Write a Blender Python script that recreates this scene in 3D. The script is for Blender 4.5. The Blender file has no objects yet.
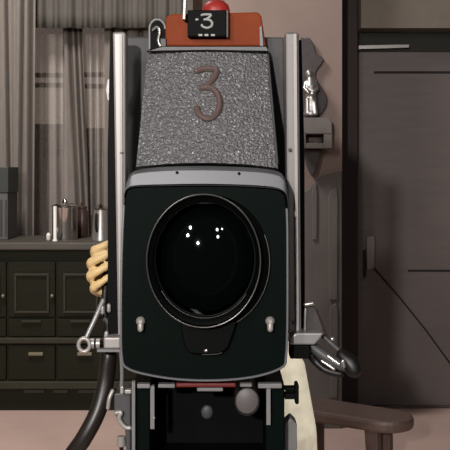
import bpy, bmesh, math, random
from mathutils import Vector, Matrix
random.seed(7)
C = bpy.context.scene.collection
F = 926.0          # focal length in pixels of the 450 px frame
EYE = 1.307        # eye height
HOR = 170.0        # horizon row
Y0 = 2.0           # distance of the television camera's front

def P(px, py, Y):
    return Vector(((px-225)/F*Y, Y, EYE+(HOR-py)/F*Y))
def A(px, py, d=0.0):
    return P(px, py, Y0+d)
S0 = Y0/F

# ------------------------------------------------------------------ materials
def lin(c):
    return tuple(((v/255)/12.92 if v/255 <= .04045 else ((v/255+.055)/1.055)**2.4) for v in c)
def mat(name, rgb, rough=.6, metal=0, noise=0, nscale=20, bump=0, bscale=200, spec=.5, coat=0, alpha=1, emit=0, stretch=None):
    m = bpy.data.materials.new(name); m.use_nodes = True
    nt = m.node_tree; b = nt.nodes['Principled BSDF']
    c = lin(rgb)
    b.inputs['Base Color'].default_value = (*c, 1)
    b.inputs['Roughness'].default_value = rough
    b.inputs['Metallic'].default_value = metal
    b.inputs['Specular IOR Level'].default_value = spec
    b.inputs['Coat Weight'].default_value = coat
    b.inputs['Alpha'].default_value = alpha
    if emit:
        b.inputs['Emission Color'].default_value = (*c, 1); b.inputs['Emission Strength'].default_value = emit
    tc = nt.nodes.new('ShaderNodeTexCoord'); mp = nt.nodes.new('ShaderNodeMapping')
    nt.links.new(tc.outputs['Object'], mp.inputs['Vector'])
    if stretch: mp.inputs['Scale'].default_value = stretch
    if noise:
        n = nt.nodes.new('ShaderNodeTexNoise'); n.inputs['Scale'].default_value = nscale; n.inputs['Detail'].default_value = 4
        nt.links.new(mp.outputs['Vector'], n.inputs['Vector'])
        r = nt.nodes.new('ShaderNodeValToRGB')
        r.color_ramp.elements[0].position = .3; r.color_ramp.elements[1].position = .7
        r.color_ramp.elements[0].color = (*[v*(1-noise) for v in c], 1)
        r.color_ramp.elements[1].color = (*[min(1, v*(1+noise)) for v in c], 1)
        nt.links.new(n.outputs['Fac'], r.inputs['Fac']); nt.links.new(r.outputs['Color'], b.inputs['Base Color'])
    if bump:
        n = nt.nodes.new('ShaderNodeTexNoise'); n.inputs['Scale'].default_value = bscale; n.inputs['Detail'].default_value = 2
        nt.links.new(mp.outputs['Vector'], n.inputs['Vector'])
        bp = nt.nodes.new('ShaderNodeBump'); bp.inputs['Strength'].default_value = bump; bp.inputs['Distance'].default_value = .004
        nt.links.new(n.outputs['Fac'], bp.inputs['Height']); nt.links.new(bp.outputs['Normal'], b.inputs['Normal'])
    return m

M = {}
M['floor'] = mat('studio_floor', (192,163,152), .65, noise=.08, nscale=3, spec=.4)
M['wall'] = mat('wall_paint', (128,110,102), .85, noise=.06, nscale=6)
M['pier_shade'] = mat('pier_shade_paint', (98,92,88), .85, noise=.1, nscale=7, stretch=(2,2,.5))
M['backwall'] = mat('back_wall_paint', (170,154,144), .9, noise=.05)
M['door'] = mat('door_paint', (96,87,84), .7, noise=.07, nscale=5, stretch=(1,1,8))
M['jamb'] = mat('jamb_wood', (40,25,21), .7, noise=.15, nscale=12, stretch=(4,4,.4))
M['lintel'] = mat('lintel_paint', (104,94,84), .8, noise=.06)
M['lintelshade'] = mat('lintel_shade_paint', (32,32,25), .8)
M['groove'] = mat('groove_dark', (28,24,24), .9)
M['rail'] = mat('pale_rail_metal', (140,136,132), .35, metal=.6)
M['handle_grey'] = mat('door_handle_grey', (125,120,118), .45, metal=.3)
M['curtain'] = mat('drape_cloth', (113,104,97), .9, noise=.07, nscale=60, bump=.2, bscale=300, stretch=(1,1,.2))
M['curtain_dark'] = mat('valance_cloth', (82,77,71), .92, noise=.1, nscale=60, stretch=(1,1,.2))
M['sheer'] = mat('sheer_cloth', (160,150,143), .9, noise=.05, nscale=60, alpha=.5, stretch=(1,1,.2))
M['pane'] = mat('window_pane', (215,196,182), .3, emit=.42)
M['winframe'] = mat('window_frame_paint', (46,40,38), .6)
M['apron'] = mat('window_apron_paint', (150,138,130), .7)
M['side'] = mat('sideboard_wood', (30,29,18), .6, spec=.12, noise=.18, nscale=9, stretch=(1,3,8))
M['side_top'] = mat('sideboard_top_wood', (68,61,54), .6, noise=.12, nscale=9, stretch=(1,6,6))
M['side_mould'] = mat('sideboard_moulding_wood', (50,47,35), .55, spec=.2, noise=.12, nscale=12)
M['pull'] = mat('drawer_pull_metal', (120,112,92), .4, metal=.5)
M['chrome'] = mat('chrome', (214,210,206), .14, metal=1)
M['chrome_s'] = mat('satin_chrome', (220,216,212), .32, metal=.9)
M['alu'] = mat('brushed_aluminium', (150,147,147), .42, metal=.5, noise=.04, nscale=30, stretch=(8,8,.3))
M['alu_w'] = mat('pale_aluminium', (170,164,160), .42, metal=.4)
M['rail_pale'] = mat('rail_pale_metal', (158,151,147), .45, metal=.3)
M['rail_grey'] = mat('rail_grey_metal', (126,122,121), .45, metal=.4)
M['grey'] = mat('grey_enamel', (118,116,116), .5, noise=.05, nscale=20)
M['body_grey'] = mat('body_grey_enamel', (76,74,75), .55, spec=.25, noise=.05)
M['grey_d'] = mat('dark_grey_enamel', (70,69,70), .5, noise=.05)
M['bezel'] = mat('bezel_grey', (106,106,109), .42, metal=.2)
M['black'] = mat('black_paint', (3,3,3), .6, spec=.1)
M['black_g'] = mat('green_black_panel', (4,12,9), .55, noise=.08, nscale=30, spec=.05)
M['lens_black'] = mat('lens_black', (2,4,3), .55, spec=.08)
M['rubber'] = mat('black_rubber', (20,17,16), .45)
M['lens_rim'] = mat('lens_rim_metal', (104,102,100), .34, metal=.8)
M['orange'] = mat('orange_paint', (128,54,22), .6, spec=.15, noise=.1, nscale=15)
M['red'] = mat('red_enamel', (112,28,22), .5)
M['tally'] = mat('tally_red_glass', (150,44,38), .4, emit=.12)
M['digit'] = mat('pale_digit_paint', (165,165,160), .6)
M['emboss'] = mat('raised_number_paint', (104,86,82), .4, metal=.2)
M['skin'] = mat('skin', (222,190,136), .55, noise=.08, nscale=25)
M['hair'] = mat('hair_dark', (30,22,18), .7)
M['cream'] = mat('cream_cloth', (246,236,212), .85, noise=.12, nscale=22, bump=.3, bscale=60)
M['shirt'] = mat('shirt_cloth', (216,206,180), .85, noise=.05)
M['shoe'] = mat('shoe_leather', (40,30,26), .4)
M['bench'] = mat('bench_wood', (92,74,67), .5, noise=.12, nscale=10, stretch=(1,5,5))
M['bench_leg'] = mat('bench_leg_wood', (84,66,60), .55, noise=.12, nscale=10)
M['silver_fig'] = mat('pewter', (165,160,157), .36, metal=.8)
M['plaque'] = mat('plaque_dark', (62,55,54), .7, noise=.15, nscale=40)
M['shelf'] = mat('shelf_grey', (92,84,80), .6, noise=.08)
M['brown_jar'] = mat('brown_glaze', (62,45,40), .3)
M['white'] = mat('white_glaze', (226,220,214), .3)
M['hose'] = mat('cable_rubber', (36,30,27), .38, noise=.1, nscale=40)
M['green_d'] = mat('dark_green_lacquer', (30,32,26), .5)
M['grey_box'] = mat('grey_fabric', (78,78,76), .7)
M['port'] = mat('port_disc_grey', (92,86,86), .5)

# leathery/stippled camera skin with strong pebble relief
def stipple():
    m = bpy.data.materials.new('stippled_grey_metal'); m.use_nodes = True
    nt = m.node_tree; b = nt.nodes['Principled BSDF']
    b.inputs['Base Color'].default_value = (*lin((128,126,127)), 1)
    b.inputs['Roughness'].default_value = .36; b.inputs['Metallic'].default_value = .35
    tc = nt.nodes.new('ShaderNodeTexCoord')
    n = nt.nodes.new('ShaderNodeTexNoise'); n.inputs['Scale'].default_value = 160; n.inputs['Detail'].default_value = 1.5
    n.inputs['Distortion'].default_value = .6
    nt.links.new(tc.outputs['Object'], n.inputs['Vector'])
    bp = nt.nodes.new('ShaderNodeBump'); bp.inputs['Strength'].default_value = 1; bp.inputs['Distance'].default_value = .012
    nt.links.new(n.outputs['Fac'], bp.inputs['Height']); nt.links.new(bp.outputs['Normal'], b.inputs['Normal'])
    return m
M['stipple'] = stipple()

# ------------------------------------------------------------------ object helpers
ORG = {}
def obj(name, bm, m, parent=None, smooth=False, bevel=0, label=None):
    bmesh.ops.recalc_face_normals(bm, faces=bm.faces)
    vs = [v.co for v in bm.verts]
    lo = Vector([min(v[i] for v in vs) for i in range(3)]); hi = Vector([max(v[i] for v in vs) for i in range(3)])
    c = (lo+hi)/2
    if parent is None: c.z = lo.z
    bmesh.ops.translate(bm, verts=bm.verts, vec=-c)
    me = bpy.data.meshes.new(name); bm.to_mesh(me); bm.free()
    if smooth:
        for p in me.polygons: p.use_smooth = True
        try: me.set_sharp_from_angle(angle=math.radians(40))
        except Exception: pass
    me.materials.append(M[m] if isinstance(m, str) else m)
    o = bpy.data.objects.new(name, me); C.objects.link(o)
    if parent is not None:
        o.parent = parent; o.location = c - ORG[parent]
    else: o.location = c
    ORG[o] = c.copy()
    if bevel:
        b = o.modifiers.new('bevel', 'BEVEL'); b.width = bevel; b.segments = 2; b.limit_method = 'ANGLE'
    if label: o['label'] = label
    return o
def tag(o, label, cat, group=None):
    o['label'] = label; o['category'] = cat
    if group: o['group'] = group
    return o
def thing(name, label, cat, loc, group=None):
    o = bpy.data.objects.new(name, None); C.objects.link(o); o.empty_display_size = .1
    o.location = loc; ORG[o] = Vector(loc); return tag(o, label, cat, group)
def struct(name, bm, m, parent=None, **k):
    o = obj(name, bm, m, parent, **k)
    if parent is None: o['kind'] = 'structure'
    return o
def nb(): return bmesh.new()
def hexa(bm, front, back):
    v = [bm.verts.new(p) for p in front] + [bm.verts.new(p) for p in back]
    n = len(front)
    bm.faces.new(v[:n]); bm.faces.new(v[n:][::-1])
    for i in range(n):
        j = (i+1) % n
        bm.faces.new((v[i], v[n+i], v[n+j], v[j]))
    return bm
def box(bm, x0, x1, y0, y1, z0, z1):
    f = [Vector((x0,y0,z0)), Vector((x1,y0,z0)), Vector((x1,y0,z1)), Vector((x0,y0,z1))]
    return hexa(bm, f, [Vector((p.x, y1, p.z)) for p in f])
def pbox(bm, px0, px1, py0, py1, Y, dep):
    """box whose front rectangle is the given one at distance Y, running straight back"""
    a = P(px0, py1, Y); b = P(px1, py0, Y)
    return box(bm, a.x, b.x, Y, Y+dep, a.z, b.z)
def prism(bm, pts, Y, dep):
    f = [P(x, y, Y) for x, y in pts]
    return hexa(bm, f, [Vector((p.x, Y+dep, p.z)) for p in f])
def cr(pts, n=6, closed=False):
    """Catmull-Rom through points"""
    out = []; N = len(pts)
    rng = range(N) if closed else range(N-1)
    for i in rng:
        g = lambda k: Vector(pts[k % N]) if closed else Vector(pts[max(0, min(N-1, k))])
        p0, p1, p2, p3 = g(i-1), g(i), g(i+1), g(i+2)
        for s in range(n):
            t = s/n
            out.append(.5*((2*p1)+(p2-p0)*t+(2*p0-5*p1+4*p2-p3)*t*t+(3*p1-p0-3*p2+p3)*t**3))
    if not closed: out.append(Vector(pts[-1]))
    return out
def tube(bm, pts, r, n=10, closed=False, caps=True, dome=False):
    """round tube along a 3D polyline; r is a number or one radius per point"""
    pts = [Vector(p) for p in pts]; N = len(pts)
    rr = list(r) if isinstance(r, (list, tuple)) else [r]*N
    if dome and not closed:
        a = (pts[0]-pts[1]).normalized(); b = (pts[-1]-pts[-2]).normalized()
        pre = [(pts[0]+a*rr[0]*math.sin(t), rr[0]*math.cos(t)) for t in (1.45, 1.1, .7, .35)]
        post = [(pts[-1]+b*rr[-1]*math.sin(t), rr[-1]*math.cos(t)) for t in (.35, .7, 1.1, 1.45)]
        pts = [p for p, _ in pre]+pts+[p for p, _ in post]; rr = [q for _, q in pre]+rr+[q for _, q in post]
        N = len(pts)
    rings = []; ref = None
    for i, p in enumerate(pts):
        if closed: t = pts[(i+1) % N]-pts[i-1]
        else: t = pts[min(N-1, i+1)]-pts[max(0, i-1)]
        t.normalize()
        if ref is None:
            ref = Vector((0,0,1)) if abs(t.z) < .9 else Vector((1,0,0))
        u = (ref-t*ref.dot(t))
        if u.length < 1e-5: u = t.orthogonal()
        u.normalize(); ref = u; w = t.cross(u)
        rings.append([bm.verts.new(p+(u*math.cos(2*math.pi*k/n)+w*math.sin(2*math.pi*k/n))*rr[i]) for k in range(n)])
    for i in range(N if closed else N-1):
        a, b = rings[i], rings[(i+1) % N]
        for k in range(n):
            bm.faces.new((a[k], a[(k+1) % n], b[(k+1) % n], b[k]))
    if caps and not closed:
        bm.faces.new(rings[0][::-1]); bm.faces.new(rings[-1])
    return bm
def lathe(bm, c, prof, axis='Z', n=32, sx=1.0):
    """profile of (radius, height along axis); axis Y points away from the viewer"""
    rings = []
    for r, h in prof:
        ring = []
        for k in range(n):
            a = 2*math.pi*k/n
            if axis == 'Z': q = Vector((r*math.cos(a)*sx, r*math.sin(a), h))
            elif axis == 'Y': q = Vector((r*math.cos(a)*sx, h, r*math.sin(a)))
            else: q = Vector((h, r*math.cos(a), r*math.sin(a)))
            ring.append(bm.verts.new(Vector(c)+q))
        rings.append(ring)
    for a, b in zip(rings, rings[1:]):
        for k in range(n):
            bm.faces.new((a[k], a[(k+1) % n], b[(k+1) % n], b[k]))
    if prof[0][0] > 1e-6: bm.faces.new(rings[0][::-1])
    if prof[-1][0] > 1e-6: bm.faces.new(rings[-1])
    bmesh.ops.remove_doubles(bm, verts=bm.verts, dist=1e-6)
    return bm
def ball(bm, c, r, sc=(1,1,1), seg=16):
    m = Matrix.Translation(c) @ Matrix.Diagonal((r*sc[0], r*sc[1], r*sc[2], 1))
    bmesh.ops.create_uvsphere(bm, u_segments=seg, v_segments=seg//2+2, radius=1, matrix=m)
    return bm
def remesh(bm, vox, smooth=4):
    """fuse overlapping closed shapes of one body into a single continuous surface"""
    me = bpy.data.meshes.new('fuse'); bm.to_mesh(me); bm.free()
    o = bpy.data.objects.new('fuse', me); C.objects.link(o)
    r = o.modifiers.new('r', 'REMESH'); r.mode = 'VOXEL'; r.voxel_size = vox
    s = o.modifiers.new('s', 'SMOOTH'); s.iterations = smooth; s.factor = .5
    dg = bpy.context.evaluated_depsgraph_get(); dg.update()
    m2 = bpy.data.meshes.new_from_object(o.evaluated_get(dg))
    b2 = bmesh.new(); b2.from_mesh(m2)
    bpy.data.objects.remove(o); bpy.data.meshes.remove(m2); bpy.data.meshes.remove(me)
    return b2

# ------------------------------------------------------------------ setting
bm = nb(); box(bm, -4.5, 4.0, 1.3, 6.3, -.05, 0); struct('floor', bm, 'floor')
bm = nb(); box(bm, -4.5, .02, 6.2, 6.3, 0, 3.4); struct('wall_back', bm, 'backwall')
PX0, PX1, PY = 0.0, P(342, 0, 4.7).x, 4.7
bm = nb(); box(bm, PX0, PX1, PY, 6.2, 0, 3.4); struct('wall_pier', bm, 'wall')
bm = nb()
prism(bm, [(232,196),(300,194),(309,189),(315,181),(322,176.5),(333,174),(341.8,170.5),(341.8,437),(232,437)], PY-.02, .0195)  # added facing; curved outline and darker tone stand for the camera's cast shadow
pier_shade = struct('pier_shade_panel', bm, 'pier_shade', bevel=.004)
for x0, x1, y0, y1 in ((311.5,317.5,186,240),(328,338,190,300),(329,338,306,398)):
    bm = nb(); prism(bm, [(x0+2,y0),(x1-1,y0-3),(x1,y0+8),(x1-.5,y1),(x0+1,y1),(x0,y0+9)], PY-.03, .0095); obj('pier_shade_raised_panel', bm, 'pier_shade', pier_shade, bevel=.004)
# door wall to the right of the pier
DY = 5.1
dx0 = PX1
bm = nb(); box(bm, dx0, 4.0, DY+.06, DY+.16, 0, 3.4); struct('wall_right', bm, 'door')
lz = P(0, 28, 4.92).z
bm = nb(); box(bm, P(361, 0, 4.92).x, 4.0, 4.92, DY+.06, lz, 3.4); lint = struct('trim_1', bm, 'lintel')
bm = nb(); box(bm, dx0+.0005, P(361, 0, 4.92).x-.0005, 5.02, DY+.0595, 0, 3.4); struct('trim_2', bm, 'jamb', bevel=.006)
# door: leaf, grooves, rail, handle, cord
bm = nb(); dz0 = P(0, 52, DY).z
box(bm, P(350, 0, DY).x, 2.6, DY, DY+.058, .012, dz0)
door = struct('door_1', bm, 'door')
bm = nb(); pbox(bm, 350, 560, 29, 51.5, DY-.015, .07); obj('lintel_shade_band', bm, 'lintelshade', door)  # near-black colour holds the shade under the lintel
bm = nb(); hexa(bm, [P(359,45.5,DY-.06),P(359,49,DY-.06),P(409,47.5,DY-.06),P(409,44.5,DY-.06)], [P(359,45.5,DY-.02)+Vector((0,.01,0)),P(359,49,DY-.02)+Vector((0,.01,0)),P(409,47.5,DY-.02)+Vector((0,.01,0)),P(409,44.5,DY-.02)+Vector((0,.01,0))]); obj('slide_rail', bm, 'rail', door)
bm = nb(); pbox(bm, 374, 560, 71.2, 73.6, DY-.003, .006); obj('groove', bm, 'groove', door)
bm = nb(); pbox(bm, 408, 560, 269.8, 271.8, DY-.003, .006); obj('groove', bm, 'groove', door)
bm = nb(); prism(bm, [(366.5,237),(373.5,235),(375,240),(374.5,268),(367,270)], DY-.03, .03); h = obj('door_handle', bm, 'handle_grey', door, bevel=.004)
bm = nb(); prism(bm, [(363,251),(366,249),(366.5,276),(363.5,279)], DY-.012, .012); obj('keyhole_plate', bm, 'groove', door)
bm = nb(); tube(bm, [P(374,268,DY-.012), P(400,298,DY-.006), P(425,329,DY-.006), P(452,366,DY-.006)], .0042, 6); obj('cord', bm, 'groove', door)
bm = nb(); box(bm, dx0+.15, 2.6, DY-.02, DY-.001, .0, P(0, 408, DY).z); struct('baseboard_right', bm, 'groove')

# windows behind the sheer
def window(name, px0, px1, py0, py1, apron, bars):
    Y = 6.14
    bm = nb(); pbox(bm, px0, px1, py0, py1, Y+.03, .02); w = struct(name, bm, 'pane')
    bm = nb()
    pbox(bm, px0-3, px0, py0-4, apron, Y, .05); pbox(bm, px1, px1+3, py0-4, apron, Y, .05)
    pbox(bm, px0, px1, py0-4, py0, Y, .05)
    for b in bars: pbox(bm, px0, px1, b-2.2, b+2.2, Y, .045)
    obj('window_frame', bm, 'winframe', w)
    bm = nb(); pbox(bm, px0, px1, py1, apron, Y, .05); obj('window_apron', bm, 'apron', w)
window('window_1', 33, 63, 24, 124, 149, (75, 85))
window('window_2', 82, 106, 24, 128, 150, (74.5, 86))

# ------------------------------------------------------------------ curtains
def curtain(x_of, fold, Y, z0, z1, nu=160, nv=30, amp=.03):
    """cloth sheet; x_of(u, v) metres, fold(u, v) depth offset"""
    bm = nb(); g = []
    for j in range(nv+1):
        v = j/nv; row = []
        for i in range(nu+1):
            u = i/nu
            row.append(bm.verts.new((x_of(u, v), Y+fold(u, v)*amp, z1+(z0-z1)*v)))
        g.append(row)
    for j in range(nv):
        for i in range(nu):
            bm.faces.new((g[j][i], g[j][i+1], g[j+1][i+1], g[j+1][i]))
    return bm
def solid(o, t):
    s = o.modifiers.new('cloth', 'SOLIDIFY'); s.thickness = t; return o
sheerf = lambda u, v: .4*math.sin(u*83+.6*math.sin(v*2.1))+.3*math.sin(u*47+1.2*v+1)+.25*math.sin(u*131-v)+sum(2.4*math.exp(-((18+172*u-t-3*v)/1.5)**2) for t in (44, 57, 93, 100))
sx0, sx1 = P(18,0,6.0).x, P(190,0,6.0).x
o = obj('sheer_curtain', curtain(lambda u, v: sx0+(sx1-sx0)*u, sheerf, 6.0, .03, 2.62, 240, 24, .022), 'sheer', smooth=True)
solid(o, .001)
tag(o, 'thin pale see-through curtain hanging over the two windows behind the sideboard', 'curtain')
def drape(pxs_top, pxs_bot, Y, creases, top=2.6):
    """cloth with soft waves and narrow deep creases; creases are (top px, bottom px, width px, depth)"""
    a0, a1 = P(pxs_top[0],0,Y).x, P(pxs_top[1],0,Y).x; b0, b1 = P(pxs_bot[0],0,Y).x, P(pxs_bot[1],0,Y).x
    def xo(u, v):
        w = v**.8
        return (a0+(a1-a0)*u)*(1-w)+(b0+(b1-b0)*u)*w
    def f(u, v):
        px = 225+xo(u, v)*F/Y; w = min(1, v/.62); z = 0
        for t, b, wd, dp in creases:
            z += dp*math.exp(-((px-(t+(b-t)*w))/wd)**2)
        return z+.05*math.sin(px*.9)+.1*math.sin(px*.37+1)
    return solid(obj('drape', curtain(xo, f, Y, .03, top, 260, 24, .05), 'curtain', smooth=True), .003)
cz = [(-52,-50,3,1),(-36,-34,3,1),(-18,-14,3,1),(4.5,9,1.7,1.3),(13,13.5,2.5,.35),(23,19,1.8,1.1),(31,29.5,2,1.2)]
tag(drape((-60, 36), (-60, 33), 5.66, cz, 2.75), 'heavy taupe drape hanging at the left edge of the windows', 'curtain', None)
tag(drape((60, 79), (75, 92), 5.88, [(66,78,2,1.0),(72.5,84,1.6,1.1),(77,89.5,1.5,.8)]), 'narrow gathered drape slanting down between the two windows', 'curtain', None)
tag(drape((104, 190), (105, 190), 5.86, [(112,113,2,1),(125,126,2,1),(140,140,3,1),(160,160,3,1)]), 'taupe drape to the right of the windows, mostly behind the camera', 'curtain', None)
vf = lambda u, v: .7*math.sin(u*68)+.5*math.sin(u*41+2)+.3*math.sin(u*141)
vx0, vx1 = P(29,0,5.74).x, P(193,0,5.72).x
o = solid(obj('valance', curtain(lambda u, v: vx0+(vx1-vx0)*u, vf, 5.74, P(0,28,5.74).z, 2.75, 260, 6, .02), 'curtain_dark', smooth=True), .003)
tag(o, 'dark brown gathered valance running across the top of the windows', 'valance')

# ------------------------------------------------------------------ sideboard
SY = 5.0; sl, sr = P(-45,0,SY).x, P(214,0,SY).x
sb = thing('sideboard', 'long dark olive wooden sideboard with panelled doors and drawers under the curtains', 'sideboard', ((sl+sr)/2, SY+.24, 0))
zt = P(0, 242, SY).z; zf = lambda y: P(0, y, SY).z
bm = nb(); box(bm, sl+.02, sr-.02, SY+.02, SY+.5, zf(392), zf(250)); obj('carcass', bm, 'side', sb)
bm = nb(); box(bm, sl, sr, SY-.03, SY+.5, zf(250)+.0005, zt); obj('worktop', bm, 'side_top', sb, bevel=.008)
bm = nb(); box(bm, sl+.03, sr-.03, SY+.035, SY+.48, 0, zf(392)-.0005); obj('plinth', bm, 'side', sb)
for ya, yb in ((337.5, 343.5), (381, 389)):
    bm = nb(); box(bm, sl+.01, sr-.01, SY-.012, SY+.0195, zf(yb), zf(ya)); obj('rail', bm, 'side_mould', sb, bevel=.006)
k = -42
while k < 206:
    px0, px1 = k+1, k+48
    bm = nb(); pbox(bm, px0, px1, 262, 317, SY, .0195); d = obj('door', bm, 'side', sb, bevel=.003)
    bm = nb()
    for a in ((px0+6, px1-6, 273.5, 276), (px0+6, px1-6, 311, 313.5), (px0+6, px0+8.5, 276, 311), (px1-8.5, px1-6, 276, 311)):
        pbox(bm, a[0], a[1], a[2], a[3], SY-.012, .0118)
    obj('panel_moulding', bm, 'side_mould', d, bevel=.003)
    bm = nb(); c = P(px1-3, 296, SY-.016); ball(bm, c, .011); obj('knob', bm, 'pull', d, smooth=True)
    bm = nb(); pbox(bm, px0, px1, 319, 336.5, SY, .0195); d = obj('drawer', bm, 'side', sb, bevel=.004)
    bm = nb(); pbox(bm, px0+13, px0+33, 320.5, 322.7, SY-.018, .0175); obj('pull', bm, 'side_mould', d, bevel=.003)
    bm = nb(); pbox(bm, px0, px1, 345, 380, SY, .0195); d = obj('drawer', bm, 'side', sb, bevel=.004)
    bm = nb(); pbox(bm, px0+20, px0+35, 352.5, 356, SY-.02, .0195); obj('pull', bm, 'pull', d, bevel=.004)
    k += 49
for q, (x0, x1) in enumerate(((24, 44), (53, 68), (78, 96))):
    bm = nb(); pbox(bm, x0, x1, 390, 393, SY+.012, .007); obj('base_moulding', bm, 'side_mould', sb)

# things on the sideboard
TZ = zt+.0005
def onp(px, Y): return Vector(((px-225)/F*Y, Y, TZ))
c = onp(65, 5.2); h = 36*5.2/F; r = 12.7*5.2/F
t = thing('canister', 'tall polished metal canister standing left on the sideboard', 'canister', c)
bm = nb(); lathe(bm, c, [(r*.96,0),(r,.006),(r,h*.86),(r*1.02,h*.87),(r*1.02,h*.9)], n=40); obj('body', bm, 'chrome', t, smooth=True)
bm = nb(); lathe(bm, c, [(r*1.04,h*.9),(r*1.04,h*.93),(r*.6,h*1.0),(.0,h*1.01)], n=40); obj('lid', bm, 'chrome', t, smooth=True)
bm = nb(); ball(bm, c+Vector((0,0,h*1.04)), .016); obj('lid_knob', bm, 'chrome', t, smooth=True)
c = onp(82, 5.36); h = 33*5.36/F; r = 6.2*5.36/F
t = thing('jar', 'dark brown glazed jar between the two shiny metal pots', 'jar', c)
bm = nb(); lathe(bm, c, [(r*.85,0),(r,.02),(r,h*.75),(r*.75,h*.85),(r*.75,h*.88)], n=32); obj('body', bm, 'brown_jar', t, smooth=True)
bm = nb(); lathe(bm, c, [(r*.82,h*.88),(r*.82,h*.93),(r*.2,h*.98),(r*.25,h*1.04),(0,h*1.06)], n=32); obj('lid', bm, 'brown_jar', t, smooth=True)
c = onp(101, 5.15); h = 36*5.15/F; r = 9.5*5.15/F
t = thing('coffee_pot', 'shiny metal pot behind the gripping hand, at the right of the jar', 'pot', c)
bm = nb(); lathe(bm, c, [(r,0),(r,.01),(r*.8,h*.8),(r*.82,h*.84)], n=36); obj('body', bm, 'chrome_s', t, smooth=True)
bm = nb(); lathe(bm, c, [(r*.84,h*.84),(r*.84,h*.87),(r*.3,h*.97),(r*.2,h*1.0),(0,h*1.02)], n=36); obj('lid', bm, 'chrome', t, smooth=True)
bm = nb(); tube(bm, cr([c+Vector((-.3*r,-r*.86,h*.72)), c+Vector((-.3*r,-r*1.5,h*.7)), c+Vector((-.3*r,-r*1.6,h*.4)), c+Vector((-.3*r,-r*.95,h*.25))], 6), .007, 8); obj('handle', bm, 'rubber', t, smooth=True)
c = onp(48.5, 5.12); 
bm = nb(); lathe(bm, c, [(.009,0),(.012,.004),(.013,.03),(.008,.036),(.008,.04),(0,.042)], n=20)
tag(obj('salt_shaker', bm, 'white', smooth=True), 'tiny white shaker at the left foot of the tall metal canister', 'shaker')
c = onp(55, 5.06)
bm = nb(); lathe(bm, c, [(.014,0),(.014,.006),(.009,.012),(.0105,.19),(0,.192)], n=20)
tag(obj('candle', bm, 'white', smooth=True), 'slim white candle standing in front of the tall metal canister', 'candle')
# dark box at the left edge
t = thing('radio_cabinet', 'dark box-shaped cabinet on the sideboard, cut off by the left edge', 'cabinet', onp(-9, 5.3))
a = onp(-30, 5.15); b = onp(8.5, 5.15)
zz = lambda y: P(0, y, 5.15).z
bm = nb(); box(bm, a.x, b.x-.006, 5.155, 5.4, TZ, zz(193)-.0005); obj('body', bm, 'grey_box', t, bevel=.004)
bm = nb(); box(bm, a.x, b.x, 5.15, 5.405, zz(193), zz(167)); obj('head', bm, 'green_d', t, bevel=.004)
bm = nb(); pbox(bm, 0, 2.2, 200, 236, 5.151, .0035); pbox(bm, 5, 6.5, 200, 236, 5.151, .0035); obj('front_strip', bm, 'winframe', t)

# ------------------------------------------------------------------ wall bracket and figurine on the pier
WY = PY
wb = thing('wall_bracket', 'dark carved wall bracket with a small shelf, fixed to the pier right of the camera', 'bracket', P(317, 150, WY))
pl = [(300,44),(304,38.5),(309.5,38),(313,43),(315,49),(317,54.5),(321,56),(324,59.5),(322.5,62),(321,65),(317.5,69),(315.5,76),(319,83),(323,89),(326.5,96),(327,104),(323,112),(318,115.5),(300,115.5)]
bm = nb(); prism(bm, [tuple(p)[:2] for p in cr([(x, y, 0) for x, y in pl], 3, True)], WY-.03, .0295); obj('plaque', bm, 'plaque', wb, bevel=.006)
bm = nb(); sh = [(300,117),(326,117),(330,118.5),(332.3,122),(332.5,148),(300,148)]
f = .13
prism(bm, [(300,117.5),(326,117.5),(330,118.5),(332,122),(332.3,134),(300,134)], WY-f, f-.0005)
obj('shelf', bm, 'shelf', wb, bevel=.004)
bm = nb(); prism(bm, [(324,134.2),(332.3,134.2),(332.3,148.5),(324,148.5)], WY-f, f-.0005); prism(bm, [(300,134.2),(306,134.2),(306,148.5),(300,148.5)], WY-f, f-.0005); prism(bm, [(306,143.2),(324,143.2),(324,148.5),(306,148.5)], WY-f, f-.0005); obj('shelf_frame', bm, 'shelf', wb, bevel=.003)
bm = nb(); prism(bm, [(304,148.7),(322,148.7),(319,160),(316,172),(312,176),(307,165)], WY-.06, .0595); obj('corbel', bm, 'plaque', wb, bevel=.006)
# figurine
FY = WY-.07
bm = nb(); fp = lambda px, py, dy=0: P(px, py, FY)+Vector((0, dy, 0))
tube(bm, [fp(310.5,117.5), fp(310.5,114)], .036, 14)
tube(bm, [fp(311,113), fp(311,103), fp(311,95), fp(311,88), fp(310.5,82)], [.034,.03,.026,.031,.02], 14, dome=True)
ball(bm, fp(309,75.5), .019, (1,1,1.25))
tube(bm, [fp(306,84.5), fp(304.5,90,-.01), fp(308,95,-.03)], [.013,.012,.009], 10, dome=True)
tube(bm, [fp(314.5,84), fp(316.5,91,-.01), fp(312,96,-.03)], [.013,.012,.009], 10, dome=True)
tube(bm, [fp(314,104,-.02), fp(315,115,-.02)], [.012,.016], 10, dome=True)
tube(bm, [fp(307,102,-.02), fp(307,115,-.02)], [.012,.016], 10, dome=True)
bm = remesh(bm, .004, 3)
o = obj('figurine', bm, 'silver_fig', smooth=True)
o.location.z = P(0,117.5,WY-f).z+.0005
tag(o, 'small silver statuette of a robed figure standing on the wall bracket', 'figurine')

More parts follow.
